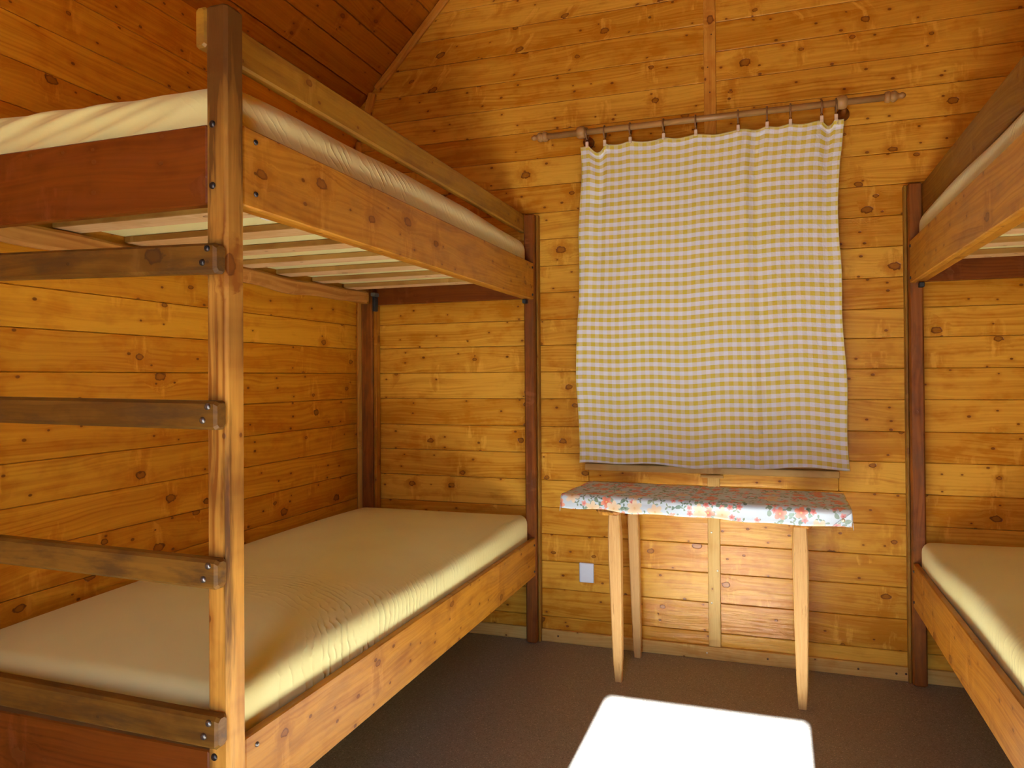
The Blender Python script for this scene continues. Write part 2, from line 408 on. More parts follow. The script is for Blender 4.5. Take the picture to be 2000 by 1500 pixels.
# side walls
def side_wall(name, x0, x1, eave):
    m = MB()
    for z0, z1 in zip(ROWS, ROWS[1:]):
        z1 = min(z1, eave+.03)
        if z0 < eave-.01:
            cuts = [YF-.1, D+.05]
            for a, b in zip(cuts, cuts[1:]): m.box(x0, x1, a, b-(.0015 if b < D else 0), z0+.0008, z1-.0008, g='y', bev=.0024)
    return struct(m.build(name, MWL))
side_wall('wall_left', XL-TH, XL, EL)
side_wall('wall_right', XR, XR+TH, ER)
# back wall, boards cut at the window and at the centre batten
WX0, WX1, WZ0, WZ1 = -.793, .265, .801, 2.2465
BTX0, BTX1 = -.262, -.211
m = MB()
for z0, z1 in zip(ROWS, ROWS[1:]):
    if z0 > RZ: continue
    def half(z): return min((RZ-z)/SL, 9)
    segs = []
    L = max(XL-TH, RX-half(z0)-.02); Rr = min(XR+TH, RX+half(z0)+.02)
    if z1 <= .76 or z0 >= WZ1-.01: segs = [(L, -.236, z0, z1), (-.236, Rr, z0, z1)]
    elif z0 < WZ0: segs = [(L, WX0, z0, z1), (WX1, Rr, z0, z1), (WX0, -.236, z0, WZ0-.002), (-.236, WX1, z0, WZ0-.002)]
    else: segs = [(L, WX0, z0, z1), (WX1, Rr, z0, z1)]
    for (a, b, c, d) in segs:
        def cutfn(p, z0=z0, z1=z1):     # saw the board ends along the roof slope
            x = p[0]; hz = (RZ-p[2])/SL+.04
            return (max(RX-hz, min(RX+hz, x)), p[1], p[2])
        m.box(a+.0006, b-.0006, D, D+TH, c+.0008, d-.0008, g='x', bev=.0024, fn=cutfn)
WALLB = struct(m.build('wall_back', MW))
bk = MB().box(WX1+.06, XR+.1, D+TH+.001, D+TH+.02, -.05, RZ+.1).box(XL-.1, WX0-.06, D+TH+.001, D+TH+.02, -.05, RZ+.1).box(WX0-.06, WX1+.06, D+TH+.001, D+TH+.02, -.05, WZ0-.03).box(WX0-.06, WX1+.06, D+TH+.001, D+TH+.02, WZ1+.03, RZ+.1)
struct(bk.build('wall_back', MTRIM));  # unseen backing added behind the boards to stop light leaking through the gaps
struct(bx('wall_left', MTRIM, None, XL-TH-.02, XL-TH-.001, YF-.12, D+.08, -.05, EL+.04, g='y'))  # side walls get the same added backing against light leaks
struct(bx('wall_right', MTRIM, None, XR+TH+.001, XR+TH+.02, YF-.12, D+.08, -.05, ER+.04, g='y'))
# nails in two columns
nail = MB().lathe([(-.001, .0030), (.0006, .0030), (.0009, .0018)], 'y', seg=10)
first = None
def nails_at(xs, zs, parent, y=D, mat=MNAIL, r=1.):
    global first
    for x, z in zip(xs, zs):
        if first is None:
            first = MB().lathe([(-.0012, .0018), (-.0006, .0030), (.002, .0030)], 'y', seg=10).build('nail', mat, parent, (x, y, z))
            first.location = (x, y, z)
        else:
            o = first.copy(); C.objects.link(o); o.parent = parent; o.location = (x, y, z); 
xs, zs = [], []
for ra, rb in zip(ROWS[1:], ROWS[2:]):
    for cx in (-.963, .509):
        z = (ra+rb)/2
        if True:
            two = RNG.random() < .35
            for dz in ((-.035, .035) if two else (RNG.uniform(-.02, .02),)):
                if abs(cx-RX)*SL < RZ-z-.1: xs.append(cx+RNG.uniform(-.002, .002)); zs.append(z+dz)
nails_at(xs[:70], zs[:70], WALLB)
# roof
def roof(sx):
    m = MB(); n = 0; pitch = .1265; L = abs((XL if sx < 0 else XR)-RX)*math.sqrt(1+SL*SL)+.12
    u = Vector((sx, 0, -SL)).normalized(); nn = Vector((sx*SL, 0, 1)).normalized()
    base = Vector((RX, 0, RZ)); s0 = -.104
    off0 = .062
    while s0 < L:
        s1 = min(s0+pitch, L)
        def fn(p): return tuple(base+u*p[0]+nn*p[2]+Vector((0, p[1], 0)))
        a, b = YF-.1, D+.05
        m.box(s0+.0012, s1-.0012, a, b, 0, .03, g='y', bev=.0035, fn=fn)
        s0 = s1
    m.box(-.05, L+.02, YF-.15, D+.1, .031, .05, g='y', fn=fn)  # unseen backing added over the roof boards to keep light out
    return m
mr = roof(-1); mr2 = roof(1)
# fix winding on the mirrored side
mr.f = [f[::-1] for f in mr.f]
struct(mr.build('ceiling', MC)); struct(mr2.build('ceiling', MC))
# wall behind the camera with the open doorway
DX0, DX1, DZ = -.612, .092, 1.97
m = MB()
for z0, z1 in zip(ROWS, ROWS[1:]):
    if z0 > RZ: continue
    hz = min((RZ-z0)/SL, 9); L = max(XL-TH, RX-hz-.02); Rr = min(XR+TH, RX+hz+.02)
    def cf(p):
        hz = (RZ-p[2])/SL+.04
        return (max(RX-hz, min(RX+hz, p[0])), p[1], p[2])
    if z0 >= DZ: segs = [(L, Rr, z0, z1)]
    elif z1 > DZ: segs = [(L, DX0, z0, z1), (DX1, Rr, z0, z1), (DX0, DX1, DZ, z1)]
    else: segs = [(L, DX0, z0, z1), (DX1, Rr, z0, z1)]
    for a, b, c, d in segs: m.box(a, b, YF-.1, YF, c+.001, d-.001, g='x', bev=.003, fn=cf)
struct(m.build('wall_front', MW))
bk = MB().box(XL-.1, DX0-.002, YF-.12, YF-.101, -.05, RZ+.1).box(DX1+.002, XR+.1, YF-.12, YF-.101, -.05, RZ+.1).box(DX0-.002, DX1+.002, YF-.12, YF-.101, DZ+.001, RZ+.1)
struct(bk.build('wall_front', MTRIM))  # backing added behind the front boards so no sun passes their gaps
# door leaf standing open outside, with its frame
dr = struct(bpy.data.objects.new('door_1', None)); C.objects.link(dr); dr.location = (DX0, YF-.1, 0)
fm = MB().box(DX0-.07, DX0-.001, YF+.001, YF+.02, 0, DZ+.07, g='z').box(DX1+.001, DX1+.07, YF+.001, YF+.02, 0, DZ+.07, g='z').box(DX0, DX1, YF+.001, YF+.02, DZ+.001, DZ+.07, g='x')
fm.build('door_frame', MTRIM, dr)
bx('door_panel', MW, dr, DX0-.05, DX0-.01, YF-.86, YF-.12, .02, DZ-.01, g='z', bev=.004)
MB().tube([(DX0-.008, YF-.80, 1.0), (DX0+.03, YF-.80, 1.0), (DX0+.03, YF-.70, 1.0)], .008).build('door_handle', MMETAL, dr)
# ground outside
mg = plain('sunlit_gravel', (.42, .38, .33), .9, scale=30, vary=.2)
gr = MB().box(-14, 14, YF-26, YF-.13, -.30, -.12, bev=.001).build('ground', mg); struct(gr)
struct(MB().box(-.9, .4, YF-.75, YF-.12, -.118, -.02, g='x').build('trim_8', MTRIM))   # doorstep

# skirting and trims
sk = struct(bx('baseboard_back', MBASE, None, XL+.002, XR-.002, D-.016, D-.0005, 0, .056, g='x', bev=.002))
for x, z in ((-.94, .03), (-.27, .028), (-.02, .03), (.10, .026), (.33, .03), (.47, .028), (.505, .03)):
    MB().lathe([(-.0012, .0015), (-.0008, .0042), (.001, .0042)], 'y', (x, D-.016, z), 12).build('screw', MPALE if abs(x+.27) < .01 else MNAIL, sk)
t1 = struct(bx('trim_1', MTRIM, None, BTX0, BTX1, D-.015, D-.0005, 2.24, RZ-.04, g='z', bev=.002))
for z in (2.45, 2.56, 2.7): MB().lathe([(-.0012, .0015), (-.0008, .003), (.001, .003)], 'y', (-.236+RNG.uniform(-.01, .01), D-.015, z), 10).build('nail', MNAIL, t1)
t2 = struct(bx('trim_2', MBASE, None, BTX0, BTX1, D-.017, D-.0005, .057, .792, g='z', bev=.002))
for x, z in ((-.247, .548), (-.222, .385), (-.248, .245)):
    MB().lathe([(-.0012, .0015), (-.0008, .0045), (.001, .0045)], 'y', (x, D-.017, z), 12).build('screw', MPALE, t2)
struct(bx('trim_3', MBASE, None, -.290, -.194, D-.030, D-.018, .784, .797, g='x', bev=.002))
# gable moulding along the left and right slope
def gable(name, sx, xe):
    L = abs(xe-RX)*math.sqrt(1+SL*SL)
    u = Vector((sx, 0, -SL)).normalized(); nn = Vector((-sx*SL, 0, -1)).normalized(); base = Vector((RX, 0, RZ))
    def fn(p): return tuple(base+u*p[0]+nn*p[2]+Vector((0, p[1], 0)))
    m = MB().box(.0, L, D-.022, D-.0005, .001, .040, g='x', bev=.006, fn=fn)
    if sx > 0: m.f = [f[::-1] for f in m.f]
    return struct(m.build(name, MTRIM))
gable('trim_4', -1, -1.893); gable('trim_5', 1, 1.388)
# short kicked piece at the foot of the left moulding
def kick(name, sx):
    xa = RX+sx*(RX+1.893) if sx > 0 else -1.893
    za = roofz(-1.893)
    a = Vector((-1.899, 0, za-.028)); b = Vector((-1.962, 0, 2.43)); u = (b-a); L = u.length; u.normalize(); nn = Vector((u.z, 0, -u.x)) * -1
    def fn(p):
        q = a+u*p[0]+nn*p[2]+Vector((0, p[1], 0))
        return (q.x if sx < 0 else 2*RX-q.x, q.y, q.z)
    return struct(MB().box(0, L, D-.024, D-.0005, -.02, .02, g='x', bev=.005, fn=fn).build(name, MTRIM))
kick('trim_6', -1)
struct(bx('trim_7', MTRIM, None, XL+.0005, XL+.032, D-.028, D-.0005, .057, 2.43, g='z', bev=.012))

# window behind the curtain
win = struct(bpy.data.objects.new('window_1', None)); C.objects.link(win); win.location = (-.264, D, .83)
fr = MB()
for (a, b, c, d) in ((WX0-.012, WX1+.012, .799, .829),):
    fr.box(-.806, .268, D-.024, D+.02, c, d, g='x', bev=.003)
fr.build('window_sill', MBASE, win)
fr = MB().box(WX0, WX0+.05, D-.004, D+.05, .83, WZ1, g='z').box(WX1-.05, WX1, D-.004, D+.05, .83, WZ1, g='z').box(WX0+.05, WX1-.05, D-.004, D+.05, WZ1-.05, WZ1, g='x').box(WX0+.05, WX1-.05, D-.004, D+.05, .83, .88, g='x').box(-.29, -.238, D-.004, D+.05, .88, WZ1-.05, g='z')
fr.build('window_frame', MTRIM, win)
tg = NT('window_glass'); tg.b.inputs['Transmission Weight'].default_value = 1; tg.b.inputs['Roughness'].default_value = .02; tg.b.inputs['IOR'].default_value = 1.45
for a, b in ((WX0+.05, -.29), (-.238, WX1-.05)):
    MB().box(a, b, D+.02, D+.024, .88, WZ1-.05, bev=.0005).build('pane', tg.m, win)
m = MB().box(WX0-.12, WX1+.12, D+TH+.0215, D+TH+.035, .68, WZ1+.14)  # closed shutter, added unseen to block daylight behind the curtain
for i in range(12):
    z = .80+i*.1215; m.box(WX0-.055, WX1+.055, D+TH+.004, D+TH+.0214, z, z+.1205, g='x', bev=.003)
m.build('added_shutter', MTRIM, win)

# blank cover plate
pl = thing('socket_cover', 'small white blank socket cover plate low on the back wall, left of the table legs', 'socket cover', (-.805, D, .328))
MB().box(-.842, -.769, D-.002, D-.0004, .281, .376, bev=.0006).build('plate_base', MTRIM, pl)
MB().box(-.839, -.772, D-.009, D-.002, .284, .373, bev=.003).build('cover', MWHITE, pl)

# ------------------------------------------------------------------ bunk beds
def mirror(m):
    m.v = [(-.506-v[0], v[1], v[2]) for v in m.v]; m.f = [f[::-1] for f in m.f]; return m
Y0, Y1 = 1.147, 3.081      # outer faces of front posts, front faces of back posts
XI, XO = -1.030, -1.945    # aisle and wall side
POST = .052
SLY = [1.225, 1.445, 1.675, 1.912, 2.14, 2.375, 2.61, 2.845]

def bolt(parent, x, y, z, axis, mir, name='bolt', mat=None, r=.0075):
    pr = [(-.0045, .0022), (-.0042, r*.55), (-.0028, r*.85), (-.001, r), (.002, r)]
    if axis == '-y': m = MB().lathe(pr, 'y', (x, y, z), 14)
    else: m = MB().lathe([(-a, b) for a, b in pr], 'x', (x, y, z), 14); m.f = [f[::-1] for f in m.f]
    if mir: mirror(m)
    return m.build(name, mat or MDARK, parent)

def bunk(mir, label):
    mm = (lambda m: mirror(m)) if mir else (lambda m: m)
    t = thing('bunk_bed', label, 'bunk bed', (-.506+1.49 if mir else -1.49, 2.1, 0), 'bunk beds along the side walls')
    def part(name, mat, *a, **k): return mm(MB().box(*a, **k)).build(name, mat, t)
    ztop = 1.977
    def lean(p):
        return (p[0]+(.004*(1.0-p[2])*-1 if not mir else 0)*0, p[1], p[2])
    posts = []
    for (x0, y0, mat, zt) in ((XI-POST, Y0, MPOSTF, ztop), (XI-POST, Y1, MPOST, ztop), (XO, Y0, MPOST, 1.75), (XO, Y1, MPOST, 1.75)):
        x1 = x0+POST if x0 > -1.5 else x0+.062
        p = part('post', mat, x0, x1, y0, y0+POST, 0, zt, g='z', bev=.006, div=24, hemf=(lambda v: .9*min(1, max(0, (v[2]-1.25)/.6))+.5*math.exp(-((v[2]-1.3)/.07)**2)+.5*math.exp(-((v[2]-1.0)/.09)**2) if v[2] > .7 else .001) if mat is MPOSTF else None); posts.append(p)
    # back post near the wall keeps a lighter strip beside it
    part('post_batten', MRAIL, XO+.0625, XO+.078, Y1+.012, Y1+POST, .0, 1.585, g='z', bev=.003)
    part('post_batten', MGUARD, XI+.0005, XI+.012, Y1+.022, Y1+POST, .0, 1.975, g='z', bev=.003)
    # frames
    for lo, hi, tier in ((.311, .4835, 0), (1.5805, 1.747, 1)):
        part('side_rail', MRAIL, XI-.025, XI-.003, Y0+POST+.0005, Y1-.0005, lo, hi, g='y', bev=.003)
        part('side_rail', MRAIL, XO+.022, XO+.048, Y0+POST+.0005, Y1-.0005, lo+.012, hi, g='y', bev=.003)
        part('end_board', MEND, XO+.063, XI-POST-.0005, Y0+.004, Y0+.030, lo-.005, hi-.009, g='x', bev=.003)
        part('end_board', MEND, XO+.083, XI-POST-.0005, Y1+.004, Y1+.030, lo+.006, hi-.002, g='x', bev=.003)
        part('ledger', MRAIL, XI-.061, XI-.0255, Y0+.07, Y1-.01, lo+.004, lo+.048, g='y', bev=.004)
        def wav(p):
            s = math.sin(p[1]*7.)*.004+math.sin(p[1]*17.+1)*.0025
            return (p[0]+s*.4, p[1], p[2]+s*(1 if p[2] > lo+.03 else 1.6))
        part('ledger', MLEDG, XO+.0485, XO+.080, Y0+.06, Y1-.055, lo+.002, lo+.060, g='y', bev=.009, fn=wav, div=50)
        zb = lo+.0635 if tier == 0 else 1.6445
        for i, y in enumerate(SLY):
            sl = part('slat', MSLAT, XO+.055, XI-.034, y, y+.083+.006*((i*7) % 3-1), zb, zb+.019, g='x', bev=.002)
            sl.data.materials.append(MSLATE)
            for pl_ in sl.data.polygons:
                if abs(pl_.normal.y) > .6: pl_.material_index = 1  # edge faces browner than the underside, their shade put into the wood colour
    # guard rail on the inside of the aisle posts
    gz0, gz1 = (1.850, 1.976) if mir else (1.896, 1.979)
    g = part('guard_rail', MGUARD, XI-POST-.0275, XI-POST-.0005, Y0+.002, Y1+.03, gz0, gz1, g='y', bev=.005)
    # bolts and screws
    fp = posts[0]
    for z in (1.735, 1.611, .467): bolt(fp, XI-.034, Y0, z, '-y', mir)
    if True:
        pass
    for (y, z) in ((1.235, 1.722), (1.235, 1.612), (3.06, 1.725), (3.06, 1.60)): bolt(t, XI-.003, y, z, 'x', mir, r=.006)
    for (y, z) in ((1.232, .455), (3.06, .455), (3.06, .335)): bolt(t, XI-.003, y, z, 'x', mir, r=.0055, mat=MMETAL if y < 2 else MDARK)
    # corner brackets under the upper bunk
    mm(MB().box(XI-.05, XI-.032, Y1-.03, Y1-.001, 1.562, 1.5805, bev=.002)).build('corner_bracket', MBLACK, t)
    mm(MB().box(XO+.083, XO+.104, Y1-.045, Y1-.001, 1.625, 1.643, bev=.002)).build('corner_bracket', MZINC, t)
    mm(MB().box(XO+.083, XO+.098, Y1-.030, Y1-.001, 1.553, 1.6245, bev=.002)).build('corner_bracket', MBLACK, t)
    if not mir:
        ys, ye = Y0-.032, Y0-.0005
        for i, (za, zb, cx) in enumerate(((1.430, 1.489, -1.5), (1.122, 1.179, -1.5), (.810, .868, -1.5), (.499, .562, -1.5))):
            tilt = (.026, .012, .014, .012)[i]
            def fn(p, tilt=tilt): return (p[0], p[1], p[2]+(XI-p[0])*tilt)
            r = part('ladder_rung', MRUNG, XO, -1.0235-.0055, ys, ye, za, zb, g='x', bev=.006, fn=fn)
            for dx, dz in ((-.018, -.011), (-.030, -.038)):
                bolt(r, XI+dx, ys, zb+dz, '-y', False, 'screw', MMETAL if i else MDARK, .0068)
            for dx, dz in ((-.018, -.011), (-.030, -.038)):
                bolt(r, XO+.03-dx-.03, ys, zb+dz+.012, '-y', False, 'screw', MMETAL, .0068)
    return t
BL = bunk(False, 'brown wooden bunk bed on the left with a four-rung ladder at its near end')
BR = bunk(True, 'brown wooden bunk bed on the right, partly cut off by the picture edge')

# ------------------------------------------------------------------ mattresses
def vnoise(seed):
    r = np.random.RandomState(seed); ks = [(r.uniform(-1, 1), r.uniform(-1, 1), r.uniform(0, 6.28)) for _ in range(24)]
    def f(x, y, s):
        a = 0
        for (p, q, ph) in ks: a = a+np.sin((x*p+y*q)*s*2+ph)
        return a/len(ks)**.5
    return f
def mattress(mir, z0, zedge, crown, label, seed, group, wr=1., twist=0., upper=False):
    x0, x1, y0, y1 = XO+.004, XI-.052-.0005, Y0+.038, Y1-.004
    x1 = XI-(.028 if upper else .030)
    R = .055 if upper else .036
    nx, ny, nz = 90, 200, (26 if upper else 14)
    H = zedge-z0
    def face_grid(n, m_): return np.meshgrid(np.linspace(0, 1, n+1), np.linspace(0, 1, m_+1), indexing='ij')
    verts = []; faces = []; base = 0
    faces_def = [('z', 1), ('z', 0), ('x', 0), ('x', 1), ('y', 0), ('y', 1)]
    idx = {}
    V = []; 
    def key(p): return tuple(np.round(p, 6))
    nf = vnoise(seed); nf2 = vnoise(seed+5)
    for ax, side in faces_def:
        if ax == 'z': A, B = face_grid(nx, ny); U = np.stack([A, B, np.full_like(A, side)], -1)
        elif ax == 'x': A, B = face_grid(ny, nz); U = np.stack([np.full_like(A, side), A, B], -1)
        else: A, B = face_grid(nx, nz); U = np.stack([A, np.full_like(A, side), B], -1)
        n1, n2 = A.shape
        ids = np.empty((n1, n2), int)
        for i in range(n1):
            for j in range(n2):
                k = key(U[i, j])
                if k not in idx: idx[k] = len(V); V.append(U[i, j])
                ids[i, j] = idx[k]
        flip = {('z', 1): 0, ('z', 0): 1, ('x', 1): 0, ('x', 0): 1, ('y', 1): 1, ('y', 0): 0}[(ax, side)]
        for i in range(n1-1):
            for j in range(n2-1):
                q = (ids[i, j], ids[i+1, j], ids[i+1, j+1], ids[i, j+1])
                faces.append(tuple(int(a) for a in (q[::-1] if flip else q)))
    U = np.array(V)
    Pp = np.stack([x0+(x1-x0)*U[:, 0], y0+(y1-y0)*U[:, 1], z0+H*U[:, 2]], -1)
    lo = np.array([x0, y0, z0]); hi = np.array([x1, y1, zedge])
    rr = np.array([R, R, min(R, H*.45)])
    q = np.clip(Pp, lo+rr, hi-rr); d = (Pp-q)/rr; l = np.linalg.norm(d, axis=1); l[l == 0] = 1
    mx = np.abs(d).max(1)
    Pn = q+d/l[:, None]*mx[:, None]*rr
    u = (Pn[:, 0]-x0)/(x1-x0); v = (Pn[:, 1]-y0)/(y1-y0); hgt = (Pn[:, 2]-z0)/H
    topw = np.clip((hgt-.5)*2, 0, 1)
    cu = 1-np.abs(2*u-1)**3.2; cv = 1-np.abs(2*v-1)**6
    Pn[:, 2] += (crown*cu*cv+(.012*np.sin(math.pi*v)**.5 if upper else 0))*topw
    Pn[:, 2] += topw*(.006*nf(Pn[:, 0]*1., Pn[:, 1], 2.5)*wr)
    # fine tension creases are carried as a phase and a mask for the cloth's relief
    ym = Pn[:, 1]; xm = Pn[:, 0]
    if not upper:
        rc = np.hypot(xm+1.42, (ym-1.22)*.9)
        arc = np.exp(-((rc-.52)/.09)**2)*np.exp(-((ym-1.66)/.22)**2)*np.clip((u-.42)/.25, 0, 1)
        side = np.exp(-((1-u)/.055)**2)*(.25+np.exp(-((ym-1.75)/.35)**2))
        phase = np.where(arc > side*.6, rc*150, rc*150)+ym*12
        mask = np.clip(arc*1.1+side*.8, 0, 1)*wr
    else:
        phase = (ym*1.0+xm*1.3+(Pn[:, 2])*1.2)*95
        mask = np.exp(-((1-u)/.12)**2)*(.35+.65*np.clip(np.sin(ym*5.2-1.2), 0, 1))*.8*wr
        endm = .0*v
        phase = np.where(endm > .15, (xm*.8+Pn[:, 2]*2.2)*42, phase); mask = np.maximum(mask, endm)
    Pn[:, 0] += np.exp(-((1-u)/.05)**2)*(.006*nf(ym*0, ym, 3.5))*(-.5)
    Pn[:, 2] += topw*np.exp(-((1-u)/.12)**2)*.004*nf2(ym*0, ym, 6.)
    # diagonal twist folds at the near end
    ew = np.exp(-(v/.03)**2)
    zz = Pn[:, 2]-z0
    tf = np.sin(150*(zz-.30*(xm+2.0))+2.5*nf2(xm, zz, 3.))+.6*np.sin(85*(zz-.42*(xm+2.0))+1)
    Pn[:, 1] -= twist*.0065*np.exp(-(v/.022)**2)*np.clip(tf, -.5, 1.6)*np.clip((-1.12-xm)/.3, 0, 1)
    Pn[:, 2] += twist*.006*np.exp(-(v/.1)**2)*np.clip((-1.3-Pn[:, 0])/.3, 0, 1)*topw
    m = MB(); m.v = [tuple(map(float, a)) for a in Pn]; m.f = faces; m.sm = [True]*len(faces)
    m.wc = list(m.v); m.rnd = list(map(float, mask)); m.hem = list(map(float, phase))
    if mir: mirror(m)
    c = (x0+x1)/2
    o = m.build('mattress', MSHEET, None, ((-.506-c) if mir else c, (y0+y1)/2, z0))
    tag(o, label, 'mattress', group)
    return o
LZ, UZ = .311+.0635+.0195, 1.664
G1 = 'mattresses in pale yellow fitted sheets'
ml = mattress(False, LZ, .582, .035, 'pale yellow sheeted mattress on the lower bunk of the left bed', 3, G1, 1.)
mu = mattress(False, UZ, 1.853, .008, 'pale yellow sheeted mattress on the upper bunk of the left bed', 11, G1, 1., 1., True)
mrl = mattress(True, LZ, .572, .030, 'pale yellow sheeted mattress on the lower bunk of the right bed', 23, G1, .6)
mru = mattress(True, UZ, 1.845, .010, 'pale yellow sheeted mattress on the upper bunk of the right bed', 31, G1, 1., 0., True)
def tagm(parent, x, y, z, dx, dy):
    m = MB().box(x, x+dx, y, y+dy, z-.006, z-.001, bev=.001, fn=lambda p: (p[0], p[1], p[2]-.01*((p[0]-x)/dx)**2))
    return P(m.build('care_label', MTAG, parent), 'small white care label hanging below the slats')
tagm(mu, -1.28, 1.545, 1.652, .10, .03); tagm(mru, .80, 2.08, 1.652, .06, .03)

# ------------------------------------------------------------------ table and oilcloth
TC = Vector((-.257, 2.86, 0)); ta = math.radians(-3.6)
def tp(x, y, z):
    x = x*(1-.04*(y+.19)*(2.2 if x > 0 else 1.))+(.005 if x < 0 else 0)
    return (TC.x+x*math.cos(ta)-y*math.sin(ta), TC.y+x*math.sin(ta)+y*math.cos(ta), z)
tb = thing('table', 'narrow wooden table with four thin tapered legs under the window', 'table', (TC.x, TC.y, 0))
fnT = lambda p: tp(*p)
HW, HD = .528, .190
MB().box(-HW, HW, -HD, HD, .728, .7535, g='x', bev=.003, fn=fnT).build('tabletop', MLEG, tb)
for cx in (-.345, .365):
    MB().box(cx-.052, cx+.052, -HD+.004, HD-.004, .678, .7275, g='y', bev=.018, fn=fnT).build('cross_batten', MPOSTF, tb)
def leg(xt, yt, xb, yb, wt, wb):
    def fn(p):
        s = (p[2])/.6815; x = xb+(xt-xb)*s; y = yb+(yt-yb)*s; k = wb+(wt-wb)*min(1, s*1.35)**.8
        return (x+p[0]*k, y+p[1]*k, p[2])
    return MB().box(-.5, .5, -.5, .5, 0, .6815, g='z', bev=.09, fn=fn, div=10).build('leg', MLEG, tb)
a = tp(-.345, -HD+.05, 0); leg(a[0]+.017, a[1]-.01, -.590, 2.800, .050, .032)
a = tp(.365, -HD+.05, 0); leg(a[0], a[1]-.01, .103, 2.765, .054, .034)
a = tp(-.345, HD-.04, 0); leg(a[0]+.012, a[1], -.560, 3.065, .046, .032)
a = tp(.37, HD-.04, 0); leg(a[0], a[1], .112, 3.03, .046, .032)
# oilcloth: runs over the top, rolls over the front and hangs as a short skirt
m = MB(); nu = 120
def skirt(u):      # drop of the front edge
    return .050+.012*math.exp(-((u-.36)/.13)**2)*0+.010*(1 if u > .27 else max(0, (u-.17)/.10))+.003*math.sin(u*9+1)+.002*math.sin(u*31)
sec = []
for i in range(nu+1):
    u = i/nu; x = -HW-.006+(2*HW+.012)*u; s = skirt(u); col = []
    bul = .004*math.sin(u*7)+.003*math.sin(u*17+2)
    pts = [(HD+.004, .754-.02), (HD+.004, .7555), (HD-.03, .757)]
    pts += [(HD-.03-(2*HD-.05)*k/12, .757+.0012*math.sin(u*12+k)) for k in range(1, 12)]
    for k in range(0, 7):
        a = math.pi/2*k/6; pts.append((-HD+.012-.018*math.sin(a), .757-.018*(1-math.cos(a))))
    for k in range(1, 7):
        f = k/6; pts.append((-HD-.006-bul*math.sin(f*2.2)-.003*f, .739-(s-.018)*f))
    d = 0; row = []
    for j, (yy, zz) in enumerate(pts):
        if j: d += math.hypot(yy-pts[j-1][0], zz-pts[j-1][1])
        row.append((x, yy, zz, d))
    sec.append(row)
n = len(sec[0]); vs = []; wc = []
for r in sec:
    for x, yy, zz, d in r: vs.append(tp(x, yy, zz)); wc.append((x+3, -d+2, 0))
fs = [(i*n+j, i*n+j+1, (i+1)*n+j+1, (i+1)*n+j) for i in range(nu) for j in range(n-1)]
m.add(vs, fs, wc, .5, True)
# end flaps
for sx in (-1, 1):
    r = sec[0] if sx < 0 else sec[-1]; vs = []; wc = []
    for x, yy, zz, d in r[2:21]:
        for k in range(4):
            drop = (.050 if yy < HD-.02 else .03)*k/3
            vs.append(tp(x+sx*.0015*k, yy, zz-drop)); wc.append((x+3+sx*drop, -d+2, 0))
    nn = len(r[2:21]); fs = [(i*4+j, i*4+j+1, (i+1)*4+j+1, (i+1)*4+j) for i in range(nn-1) for j in range(3)]
    if sx < 0: fs = [f[::-1] for f in fs]
    m.add(vs, fs, wc, .5, True)
cl = m.build('tablecloth', MFLORAL, None, (TC.x, TC.y, .757))
sol = cl.modifiers.new('thickness', 'SOLIDIFY'); sol.thickness = .0012; sol.offset = 0
tag(cl, 'pale blue oilcloth with orange and pink flowers covering the table', 'tablecloth')
def ypt(x, y, z): return tp(x, y, z)
q = tp(HW-.022, -HD-.0115, .722)
P(MB().lathe([(-.0035, .0015), (-.003, .004), (-.001, .0062), (.004, .0062)], 'y', q, 16).build('thumbtack', MPALE, cl), 'silvery thumbtack holding the folded corner')
# folded-over corner
m = MB(); c0 = [(HW+.004, -HD-.0115, .748), (HW+.004, -HD-.012, .704), (HW-.058, -HD-.012, .700), (HW+.000, -HD-.0125, .7485)]
vs = [tp(*p) for p in c0[:3]]; m.add(vs, [(0, 2, 1)], [(5.3+p[0]*.8, p[2]*1.3, 0) for p in c0[:3]], .5, False)
fo = m.build('folded_corner', MFLORAL, cl); so = fo.modifiers.new('thickness', 'SOLIDIFY'); so.thickness = .002; so.offset = 0

# ------------------------------------------------------------------ curtain rod, rings, curtain
RY_, RZ_ = 3.045, 2.312
rod = thing('curtain_rod', 'turned brown wooden curtain rod with knob finials above the window', 'curtain rod', (-.253, RY_, RZ_))
def rz(x): return RZ_-.0035*(x+.25)
m = MB().lathe([(-.950, .0135), (.438, .0135)], 'x', (0, RY_, RZ_), 28); m.build('pole', MROD, rod)
fin = [(0, .0130), (.002, .019), (.010, .022), (.018, .022), (.021, .017), (.024, .0165), (.028, .021), (.036, .022), (.043, .018), (.048, .012), (.055, .0095), (.060, .012), (.066, .012), (.072, .009), (.076, .004)]
MB().lathe([(-.950-p, r) for p, r in fin], 'x', (0, RY_, RZ_), 28)
a = MB().lathe([(-.950-p, r) for p, r in fin][::-1], 'x', (0, RY_, RZ_), 28); a.build('finial', MROD, rod)
a = MB().lathe([(.438+p, r) for p, r in fin], 'x', (0, RY_, RZ_), 28); a.build('finial', MROD, rod)
kn = [(-.021, .014), (-.019, .021), (-.012, .0262), (0, .0275), (.012, .0262), (.019, .021), (.021, .014)]
for x in (-.792, .283):
    b = MB().lathe([(x+p, r) for p, r in kn], 'x', (0, RY_, RZ_), 28); b.build('rod_collar', MROD, rod)
    MB().lathe([(RY_+.022, .009), (D-.02, .010), (D-.017, .024), (D-.0005, .026)], 'y', (x+.012, 0, RZ_-.020), 22).build('wall_bracket', MPOST, rod)

